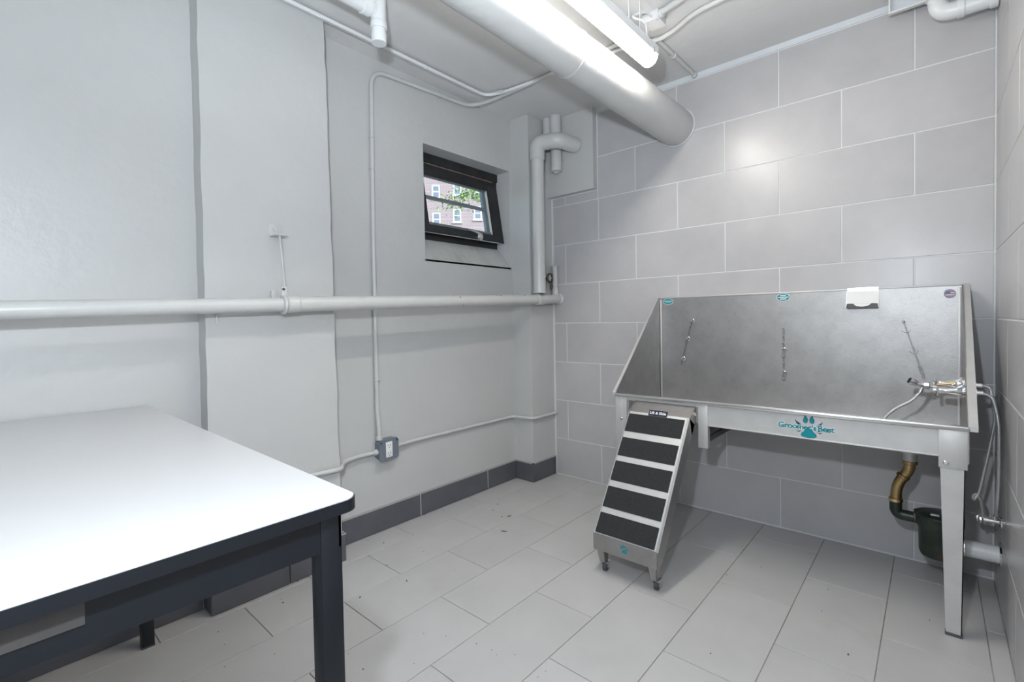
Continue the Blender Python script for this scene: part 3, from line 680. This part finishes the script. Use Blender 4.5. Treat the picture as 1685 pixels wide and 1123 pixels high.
ap.box((LX1-.006, LY0, AB), (LX1-.002, LY1, TZ-.024)); ap.box((LX0, LY1-.006, AB), (LX1, LY1-.002, TZ-.024)); ap.box((LX0+.002, LY0, AB), (LX0+.006, LY1, TZ-.024)); ap.box((LX0, LY0+.002, AB), (LX1, LY0+.006, TZ-.024))
ap.build('apron', TBLK, tb, smooth=False)
MB().box((LX1-.002, -3.36, .858), (LX1+.0005, -3.005, .890), .0005).build('reflection_patch', TPATCH, tb, smooth=False, label='painted taupe reflection on the apron side')  # thin taupe patch paints a reflection onto the glossy apron
for x in (LX1-.040, LX0-.026):
    for y in (LY1-.040, LY0):
        lg = MB().box((x, y, .002), (x+.040, y+.040, TZ-.024), .002).build('leg', TBLK, tb)
        MB().box((x-.001, y-.001, .0), (x+.041, y+.041, .008), .002).build('foot', RUB, lg)

# ================================================================== ceiling light
def ceiling_light(y0, y1, label):
    XC, ZL = 1.196, 2.545
    t = thing('ceiling_light', label, 'light', (XC, (y0+y1)/2, 2.49))
    hw = .044
    pr = [(XC-hw, y0, ZL)] + [(XC-hw*math.cos(math.radians(a)), y0, ZL-.046*math.sin(math.radians(a))) for a in range(12, 169, 13)] + [(XC+hw, y0, ZL)]
    MB().prism(pr, (0, y1-y0, 0), 0).build('lens', LENS, t)
    MB().prism([(XC-hw-.002, y0-.004, ZL), (XC+hw+.002, y0-.004, ZL), (XC+hw+.002, y0-.004, ZL+.040), (XC+.034, y0-.004, ZL+.058), (XC-.034, y0-.004, ZL+.058), (XC-hw-.002, y0-.004, ZL+.040)], (0, y1-y0+.008, 0)).build('housing', PVC, t, smooth=False)
    for y in (y1-.05, y1-.62): MB().box((XC+hw, y-.008, ZL-.012), (XC+hw+.006, y+.008, ZL+.014), .002).build('latch', STEELL, t)
    for y in (y1-.16, y0+.16):
        for x in (XC-.028, XC+.028): MB().tube([(x, y, ZL+.05), (x, y, ZC-.002)], .0022, 8).build('hanger_rod', PVC, t)
        MB().box((XC-.036, y-.012, ZC-.008), (XC+.036, y+.012, ZC)).build('hanger_plate', PVC, t, smooth=False)
    return t
ceiling_light(-2.03, -.79, 'lit fluorescent tube light hung below the ceiling beside the fat pipe')

# ------------------------------------------------------------------ big insulated pipe
bpipe = thing('insulated_pipe', 'fat white insulated pipe running under the ceiling into the back wall', 'pipe', (1.008, -2.4, 2.36))
mb = MB(); n = 60; PX, PZ, PR = 1.008, 2.474, .1155
def duct(y): q = min(-y, 2.2); return PX - .0065*q, PR - .0075*q      # the jacket gets a little slimmer away from the wall
ys = [YF + (-YF+.002)*i/n for i in range(n+1)]
mb.tube([(duct(min(y, 0))[0] + random.uniform(-.0008, .0008), y, PZ + random.uniform(-.0008, .0008)) for y in ys], [duct(min(y, 0))[1] + random.uniform(-.0012, .0012) for y in ys], 40)
mb.build('pipe_jacket', DUCTP, bpipe)
MB().tube([(PX + (PR+.003)*math.cos(2*math.pi*k/40), -.004, PZ + (PR+.003)*math.sin(2*math.pi*k/40)) for k in range(40)], .0045, 8, closed=True).build('wall_seal', CAULK, bpipe)
for y in (-1.21, -2.3): MB().tube([(duct(y)[0] + duct(y)[1]*math.cos(2*math.pi*k/40), y+.01*math.sin(4*math.pi*k/40), PZ + duct(y)[1]*math.sin(2*math.pi*k/40)) for k in range(40)], .0016, 6, closed=True).build('jacket_seam', DUCTP, bpipe)

# ------------------------------------------------------------------ horizontal pipe along the left wall
def zp(y): return 1.3985 + .033*y
HX = .05
hp = thing('wall_pipe', 'long painted steam pipe running level along the left wall', 'pipe', (HX, -2.2, 1.29))
MB().tube([(HX, YF+.0, zp(YF)), (HX, -2.10, zp(-2.10))], .0315, 24).build('pipe_run', PIPEP, hp)
MB().tube([(HX, -2.10, zp(-2.10)), (HX, .003, zp(0))], .0355, 24).build('pipe_run', PIPEP, hp)
MB().lathe([(.036, 0), (.0395, .003), (.0395, .052), (.0365, .056)], (HX, -2.132, zp(-2.13)), (0, 1, .033), 24).build('coupling', PIPEP, hp)
MB().lathe([(.036, 0), (.042, .003), (.042, .014), (.037, .016), (.040, .018), (.040, .060), (.036, .062), (.042, .064), (.042, .076), (.036, .079)], (HX, -.292, zp(-.292)), (0, 1, .033), 24).build('tee', PIPEP, hp)
MB().lathe([(.044, 0), (.044, .010), (.037, .016)], (HX, .0, zp(0)), (0, -1, 0), 18).build('wall_collar', PIPEP, hp)
mb = MB()
for y, a, s in ((-1.13, 60, .004), (-1.08, 40, .006), (-.73, 70, .005), (-.70, 62, .008), (-.45, 55, .006), (-1.05, -50, .005)):
    c = Vector((HX + .0352*math.cos(math.radians(a)), y, zp(y) + .0352*math.sin(math.radians(a)))); mb.disc(c, s, s*.7, (0, 1, 0), Vector((-math.sin(math.radians(a)), 0, math.cos(math.radians(a)))), Vector((math.cos(math.radians(a)), 0, math.sin(math.radians(a))))*.0008, 7)
mb.build('chipped_paint', mat('rust_chip', (.07, .045, .035), .8), hp, smooth=False, kind='stuff')
hg = thing('pipe_hanger', 'painted wall bracket with rod and clamp holding the level pipe', 'bracket', (-.035, -2.13, 1.36))
MB().box((-.037, -2.165, 1.650), (-.029, -2.107, 1.703), .001).build('wall_plate', PIPEP, hg)
MB().box((-.037, -2.160, 1.644), (.040, -2.103, 1.650), .001).build('shelf_plate', PIPEP, hg)
MB().lathe([(.010, 0), (.010, .006)], (-.029, -2.137, 1.680), (1, 0, 0), 6).build('bolt', PIPEP, hg)
MB().tube([(.018, -2.137, 1.655), (.044, -2.131, 1.40)], .0048, 10).build('rod', PIPEP, hg)
yc = -2.142
MB().tube([(HX + .0365*math.cos(2*math.pi*k/28), yc, zp(yc) + .0365*math.sin(2*math.pi*k/28)) for k in range(28)], .009, 8, closed=True).build('clamp_ring', PIPEP, hg)
MB().prism([(HX-.004, yc-.010, zp(yc)+.030), (HX-.004, yc+.020, zp(yc)+.030), (HX-.008, yc+.016, zp(yc)+.082), (HX-.008, yc-.006, zp(yc)+.082)], (.010, 0, 0), .001).build('clamp_ear', PIPEP, hg)
MB().lathe([(.006, 0), (.006, .006)], (HX+.002, yc+.0, zp(yc)+.070), (1, 0, 0), 6).build('clamp_bolt', BRONZE, hg)
MB().box((-.036, -2.165, 1.355), (-.020, -2.140, 1.395), .001).build('anchor_plate', PIPEP, hg)
pg = MB().tube([(-.028, -2.392, 1.318), (-.028, -2.390, 1.246)], .0045, 8).build('wall_peg', PIPEP)
tag(pg, 'small painted peg on the pilaster just under the level pipe', 'peg')

# ------------------------------------------------------------------ riser with elbow in the corner
rs = thing('corner_riser', 'thick painted riser pipe with a bend near the ceiling in the corner', 'pipe', (HX, -.25, 1.42))
RY = -.252
MB().tube([(HX, RY, zp(RY)+.044), (HX, RY, 2.475)], .0475, 24).build('riser', PIPEP, rs)
MB().tube(fillet([(HX, RY, 2.44), (HX, RY, 2.545), (.12, -.226, 2.553), (.215, -.208, 2.548), (.258, -.052, 2.535)], .075), .056, 24).build('bend', PIPEP, rs)
MB().lathe([(.049, 0), (.051, .006), (.049, .012)], (HX, RY, zp(RY)+.044), (0, 0, 1), 20).build('sleeve_end', PIPEP, rs)
MB().lathe([(.0495, 0), (.058, .01), (.058, .016)], (HX, RY, 2.425), (0, 0, 1), 20).build('sleeve_joint', PIPEP, rs)
vp = thing('drop_pipe', 'short capped pipe dropping from the ceiling behind the riser bend', 'pipe', (.108, -.096, 2.36))
MB().tube([(.108, -.096, 2.372), (.108, -.096, ZC)], .043, 24).build('pipe', PIPEP, vp)
MB().lathe([(.030, 0), (.044, .003), (.044, .030), (.043, .034)], (.108, -.096, 2.362), (0, 0, 1), 20).build('end_cap', PIPEP, vp)
MB().box((.096, -.108, 2.352), (.120, -.084, 2.364)).build('cap_plug', PIPEP, vp, smooth=False)
o = MB().tube([(.030, -.096, 2.56), (.030, -.096, ZC)], .036, 20).build('stub_pipe', PIPEP)
tag(o, 'plain painted stub pipe at the ceiling, left of the capped one', 'pipe')
# valve and tag on the corner pier, small standpipe at the tile edge
va = thing('radiator_valve', 'small bronze valve with a round handwheel on the corner pier', 'valve', (-.015, -.06, 1.56))
vc = Vector((-.015, -.084, 1.562))
MB().tube([vc, vc+Vector((.036, 0, 0))], .010, 12).build('stem', BRONZE, va)
MB().tube([vc+Vector((.038, .032*math.cos(2*math.pi*k/20),   .032*math.sin(2*math.pi*k/20))) for k in range(20)], .0085, 8, closed=True).build('handwheel', BRONZE, va)
mb = MB()
for k in range(3):
    a = math.pi*k/3; mb.tube([vc+Vector((.036, .028*math.cos(a), .028*math.sin(a))), vc+Vector((.036, -.028*math.cos(a), -.028*math.sin(a)))], .0045, 6)
mb.build('wheel_spokes', STEELP, va)
tg = thing('valve_tag', 'round dark metal tag hanging under the valve', 'tag', (.025, -.05, 1.49))
MB().disc((.022, -.066, 1.494), .014, .020, (.2, 1, 0), (0, 0, 1), (.003, 0, 0), 18).build('disc', BRONZE, tg)
MB().tube([(.022, -.072, 1.535), (.024, -.068, 1.524), (.023, -.066, 1.513)], .0022, 6).build('chain', BRONZE, tg)
sv = thing('standpipe', 'short white capped pipe standing on the level pipe at the tile edge', 'pipe', (.035, -.03, 1.42))
MB().tube([(.035, -.030, zp(0)+.034), (.035, -.030, 1.655)], .021, 16).build('pipe', WALL, sv)
MB().box((.012, -.056, 1.655), (.060, -.004, 1.661), .001).build('cap', PIPEP, sv)
MB().lathe([(.027, 0), (.027, .04), (.021, .05)], (.035, -.030, zp(0)+.030), (0, 0, 1), 14).build('base_fitting', PIPEP, sv)

# ------------------------------------------------------------------ electrics on the left wall
ob = thing('outlet_box', 'grey-blue metal outlet box with white sockets on the left wall', 'outlet', (XL, -1.47, .425))
MB().prism([(XL, -1.536+a, .428+b) for a, b in ((.018, 0), (.110, 0), (.128, .018), (.128, .104), (.110, .122), (.018, .122), (0, .104), (0, .018))], (.042, 0, 0)).build('box', BOXG, ob, smooth=False)
MB().prism([(XL+.042, -1.538+a, .427+b) for a, b in ((.012, 0), (.120, 0), (.132, .012), (.132, .112), (.120, .124), (.012, .124), (0, .112), (0, .012))], (.009, 0, 0)).build('cover', BOXG, ob, smooth=False)
rc = MB().box((XL+.051, -1.496, .444), (XL+.055, -1.452, .534), .001).build('receptacle', WHITEP, ob)
for z in (.515, .468):
    for dy, s in ((-.009, .0045), (.008, .0055)): MB().box((XL+.0548, -1.474+dy-.0014, z-s), (XL+.0556, -1.474+dy+.0014, z+s)).build('slot', DARKH, rc, smooth=False)
    MB().lathe([(.003, 0), (.003, .0008)], (XL+.0548, -1.474, z-.013), (1, 0, 0), 8).build('ground_hole', DARKH, rc)
for y, z in ((-1.527, .535), (-1.418, .537)): MB().lathe([(.0055, 0), (.0055, .004)], (XL+.051, y, z), (1, 0, 0), 8).build('screw', BRONZE, ob)
def conduit(name, pts, r, fr, label, straps=(), m=PIPEP, ends=(), cat='conduit'):
    path = fillet(pts, fr); c0 = Vector(pts[0])
    t = thing(name, label, cat, c0)
    MB().tube(path, r, 14).build('tube', m, t)
    for p, ax in ends: MB().lathe([(r*1.15, 0), (r*1.45, .003), (r*1.45, .022), (r*1.2, .026)], p, ax, 10).build('connector', m, t)
    for p, up, along in straps:
        p = Vector(p); up = Vector(up); al = Vector(along).normalized()
        mb = MB(); sd_ = al.cross(up.normalized()).normalized()
        a = p + up*(r+.002)
        mb.tube([p + (sd_*math.cos(math.radians(q)) + up.normalized()*math.sin(math.radians(q)))*(r+.0015) for q in range(-30, 211, 20)], .0035, 6)
        mb.prism([p - up.normalized()*(r) + sd_*(r) + al*.007, p - up.normalized()*(r) + sd_*(r+.020) + al*.007, p - up.normalized()*(r) + sd_*(r+.020) - al*.007, p - up.normalized()*(r) + sd_*(r) - al*.007], up.normalized()*.003)
        mb.build('strap', m, t)
    return t
XCn = -.174
conduit('wall_conduit', [(-.160, -1.525, .552), (-.160, -1.525, .62), (XCn, -1.525, .72), (XCn, -1.523, 1.70), (XCn, -1.510, 2.705), (XCn, -1.30, 2.715), (XCn+.002, -.72, 2.742), (-.02, -.66, 2.758), (.53, -.655, 2.764), (.97, -.655, 2.764)], .0125, .12,
        'painted conduit climbing from the outlet box and bending along the ceiling', straps=(((XCn, -1.518, 2.31), (1, 0, 0), (0, 0, 1)), ((XCn, -1.52, 2.13), (1, 0, 0), (0, 0, 1)), ((XCn, -1.0, 2.729), (1, 0, 0), (0, 1, 0)), ((XCn, -1.523, .90), (1, 0, 0), (0, 0, 1))), ends=(((-.160, -1.525, .548), (0, 0, 1)),))
conduit('outlet_conduit', [(-.164, -1.403, .494), (-.166, -1.36, .494), (-.176, -1.25, .494), (-.176, -.36, .492), (-.168, -.315, .490), (-.10, -.305, .490), (-.01, -.298, .490), (.004, -.24, .490), (.002, .003, .492)], .011, .05,
        'painted conduit running right from the outlet box round the corner pier', straps=(((-.176, -.98, .494), (1, 0, 0), (0, 1, 0)), ((-.002, -.10, .491), (1, 0, 0), (0, 1, 0))), ends=(((-.164, -1.408, .494), (0, 1, 0)), ((.002, -.022, .492), (0, 1, 0))))
conduit('pilaster_conduit', [(-.164, -1.541, .482), (-.170, -1.66, .482), (-.150, -1.76, .478), (-.02, -1.845, .486), (-.012, -1.90, .490), (-.020, -1.98, .492), (-.020, -2.43, .497)], .0115, .05,
        'painted conduit running left from the outlet box and across the pilaster', straps=(((-.020, -2.20, .494), (1, 0, 0), (0, 1, 0)),), ends=(((-.164, -1.536, .482), (0, -1, 0)),))
conduit('ceiling_conduit', [(-.006, YF+.01, 2.758), (-.006, -.74, 2.758), (.10, -.69, 2.760), (.54, -.635, 2.764), (.97, -.60, 2.764)], .0105, .10,
        'thin pale ceiling conduit along the left wall, the one nearer the room', straps=(((-.006, -1.25, 2.758), (0, 0, -1), (0, 1, 0)),), m=PVC)
conduit('ceiling_conduit', [(-.034 + .004, YF+.01, 2.764), (-.03, -.80, 2.764), (.02, -.72, 2.764), (.12, -.70, 2.764)], .0085, .10,
        'thin painted ceiling conduit along the left wall, the one nearer the wall', straps=(((-.03, -1.34, 2.764), (0, 0, -1), (0, 1, 0)),), m=PIPEP)

# ------------------------------------------------------------------ plastic cleanout pipe, top left
pv = thing('plastic_drain', 'white plastic drain pipe with capped cleanout under the ceiling', 'pipe', (.35, -1.9, 2.52))
QX, QY = .345, -1.80
MB().tube([(QX, YF+.01, 2.695), (QX, QY-.03, 2.672)], .036, 22).build('pipe_run', PVC, pv)
MB().lathe([(.037, 0), (.043, .003), (.043, .040), (.039, .043)], (QX, QY-.085, 2.674), (0, 1, 0), 22).build('tee_hub', PVC, pv)
MB().tube([(QX, QY, ZC), (QX, QY, 2.60)], .035, 22).build('tee_body', PVC, pv)
MB().lathe([(.033, 0), (.0345, .004), (.0345, .045), (.031, .047), (.031, .075)], (QX, QY, 2.528), (0, 0, 1), 22).build('cleanout_cap', PVC, pv)
MB().lathe([(.037, 0), (.038, .004), (.038, .03), (.036, .033)], (QX, QY, 2.592), (0, 0, 1), 22).build('tee_hub', PVC, pv)

# ------------------------------------------------------------------ ceiling fittings near the light
jx, jy = 1.195, -.735
jb = thing('junction_box', 'square painted junction box on the ceiling beside the tube light', 'box', (jx, jy, ZC))
MB().box((jx-.045, jy-.045, ZC-.045), (jx+.045, jy+.045, ZC), .003).build('box', CEIL, jb)
MB().box((jx-.047, jy-.047, ZC-.049), (jx+.047, jy+.047, ZC-.045), .001).build('cover', CEIL, jb)
for dx, dy in ((-.036, .036), (.036, -.036)): MB().lathe([(.004, 0), (.004, .003)], (jx+dx, jy+dy, ZC-.049), (0, 0, -1), 8).build('screw', STEELP, jb)
conduit('box_conduit', [(jx+.045, jy-.03, ZC-.026), (1.28, -.78, ZC-.026), (1.40, -.80, ZC-.018), (1.60, -.95, ZC-.016), (XR-.02, -1.5, ZC-.016)], .0145, .08, 'wide painted conduit leaving the junction box toward the right wall', ends=(((jx+.045, jy-.03, ZC-.026), (1, -.2, 0)),))
conduit('bent_conduit', [(1.06, -.60, ZC-.018), (1.10, -.575, ZC-.026), (1.16, -.565, ZC-.03), (1.25, -.585, ZC-.024), (1.36, -.640, ZC-.018), (1.60, -.660, ZC-.016), (XR-.02, -.72, ZC-.016)], .012, .06, 'shiny bent conduit crossing the ceiling in front of the junction box', straps=(((1.58, -.659, ZC-.016), (0, 0, -1), (1, 0, 0)),), ends=(((1.53, -.655, ZC-.016), (1, -.04, 0)), ((1.565, -.657, ZC-.016), (1, -.04, 0))), m=DUCTP)
conduit('wall_run_conduit', [(1.128, -.545, ZC-.014), (1.133, -.01, ZC-.014)], .0125, .01, 'short straight painted conduit from the bent one to the back wall', straps=(((1.130, -.33, ZC-.014), (0, 0, -1), (0, 1, 0)),), ends=(((1.1325, -.03, ZC-.014), (0, 1, 0)),))
cb = MB().tube(fillet([(1.215, -.86, 2.603), (1.235, -.90, 2.66), (1.16, -.93, 2.70), (1.21, -.85, 2.745), (jx+.01, jy-.046, ZC-.03)], .05), .005, 8).build('fixture_cable', PVC)
tag(cb, 'looped white cable from the tube light up to the junction box', 'cable')
# ------------------------------------------------------------------ upper right corner
ur = thing('corner_elbow', 'white painted elbow pipe high in the back right corner', 'pipe', (2.3, -.12, 2.58))
UX, UY, UZ = 2.282, -.115, 2.600
MB().tube(fillet([(UX, UY, ZC), (UX, UY, UZ), (XR-.002, UY, UZ)], .06), .036, 22).build('elbow', PVC, ur)
MB().lathe([(.038, 0), (.044, .003), (.044, .030), (.038, .034)], (UX, UY, 2.672), (0, 0, 1), 22).build('hub', PVC, ur)
MB().lathe([(.038, 0), (.041, .003), (.041, .025), (.037, .028)], (XR-.03, UY, UZ), (1, 0, 0), 22).build('wall_collar', PVC, ur)
MB().lathe([(.038, 0), (.0405, .003), (.0405, .022), (.037, .025)], (UX+.066, UY, UZ), (1, 0, 0), 22).build('hub', PVC, ur)
br = thing('ceiling_bracket', 'square white metal bracket hanging from the ceiling beside the corner elbow', 'bracket', (2.17, -.10, ZC))
for x in (2.104, 2.232): MB().box((x, -.112, 2.690), (x+.008, -.088, ZC), .001).build('bracket_arm', CEIL, br)
MB().box((2.104, -.112, 2.684), (2.240, -.088, 2.692), .001).build('bracket_bar', CEIL, br)
MB().box((2.112, -.094, 2.700), (2.232, -.090, ZC)).build('bracket_plate', mat('pale_plate', (.55, .58, .62), .4), br, smooth=False)

# ------------------------------------------------------------------ crumbs on the floor
mb = MB()
def fpt(u, v):
    d = F_ + R_*((u-842.5)/787.97) + U_*((545.36-v)/787.97); return CW + d*(-CW.z/d.z)
spots = [(631,895,3),(605,891,2),(669,958,4),(592,985,4),(636,932,3),(697,909,2),(811,841,3),(819,831,3),(820,822,2),(826,852,3),(838,851,7),(828,876,7),(833,876,3),(729,841,2),(697,848,6),(748,940,2),(733,1049,2),(697,1045,2),(597,1104,3),(572,1078,2),(681,1095,2), (784,1062,5),(809,1072,2),(817,1080,2),(847,1080,2),(898,1107,2),(885,1117,2),(1170,1078,3),(1196,948,2),(1253,935,2),(1364,972,2),(1397,1080,4),(1531,1023,2),(1353,1008,2),(465,994,3),(462,988,2),(358,1042,2),(369,1063,2),(369,1100,2),(489,958,4),(451,1079,2)]
for u, v, s in spots:
    c = fpt(u, v); dist = (c-CW).length; r = s*.5*dist/788*(.8 if s < 5 else .62); ar = .6 if s < 5 else .22
    a = random.uniform(0, 6.28); n_ = 6
    P = [Vector((c.x + r*(1.5 if s > 5 else 1)*math.cos(a)*math.cos(2*math.pi*k/n_) - r*ar*math.sin(a)*math.sin(2*math.pi*k/n_), c.y + r*(1.5 if s > 5 else 1)*math.sin(a)*math.cos(2*math.pi*k/n_) + r*ar*math.cos(a)*math.sin(2*math.pi*k/n_), .0002)) for k in range(n_)]
    mb.prism(P, (0, 0, max(r*.5, .0012)))
cr = mb.build('floor_crumbs', LOOSE, smooth=False)
tag(cr, 'scattered dark crumbs and dry leaf bits on the floor tiles', 'debris', kind='stuff')
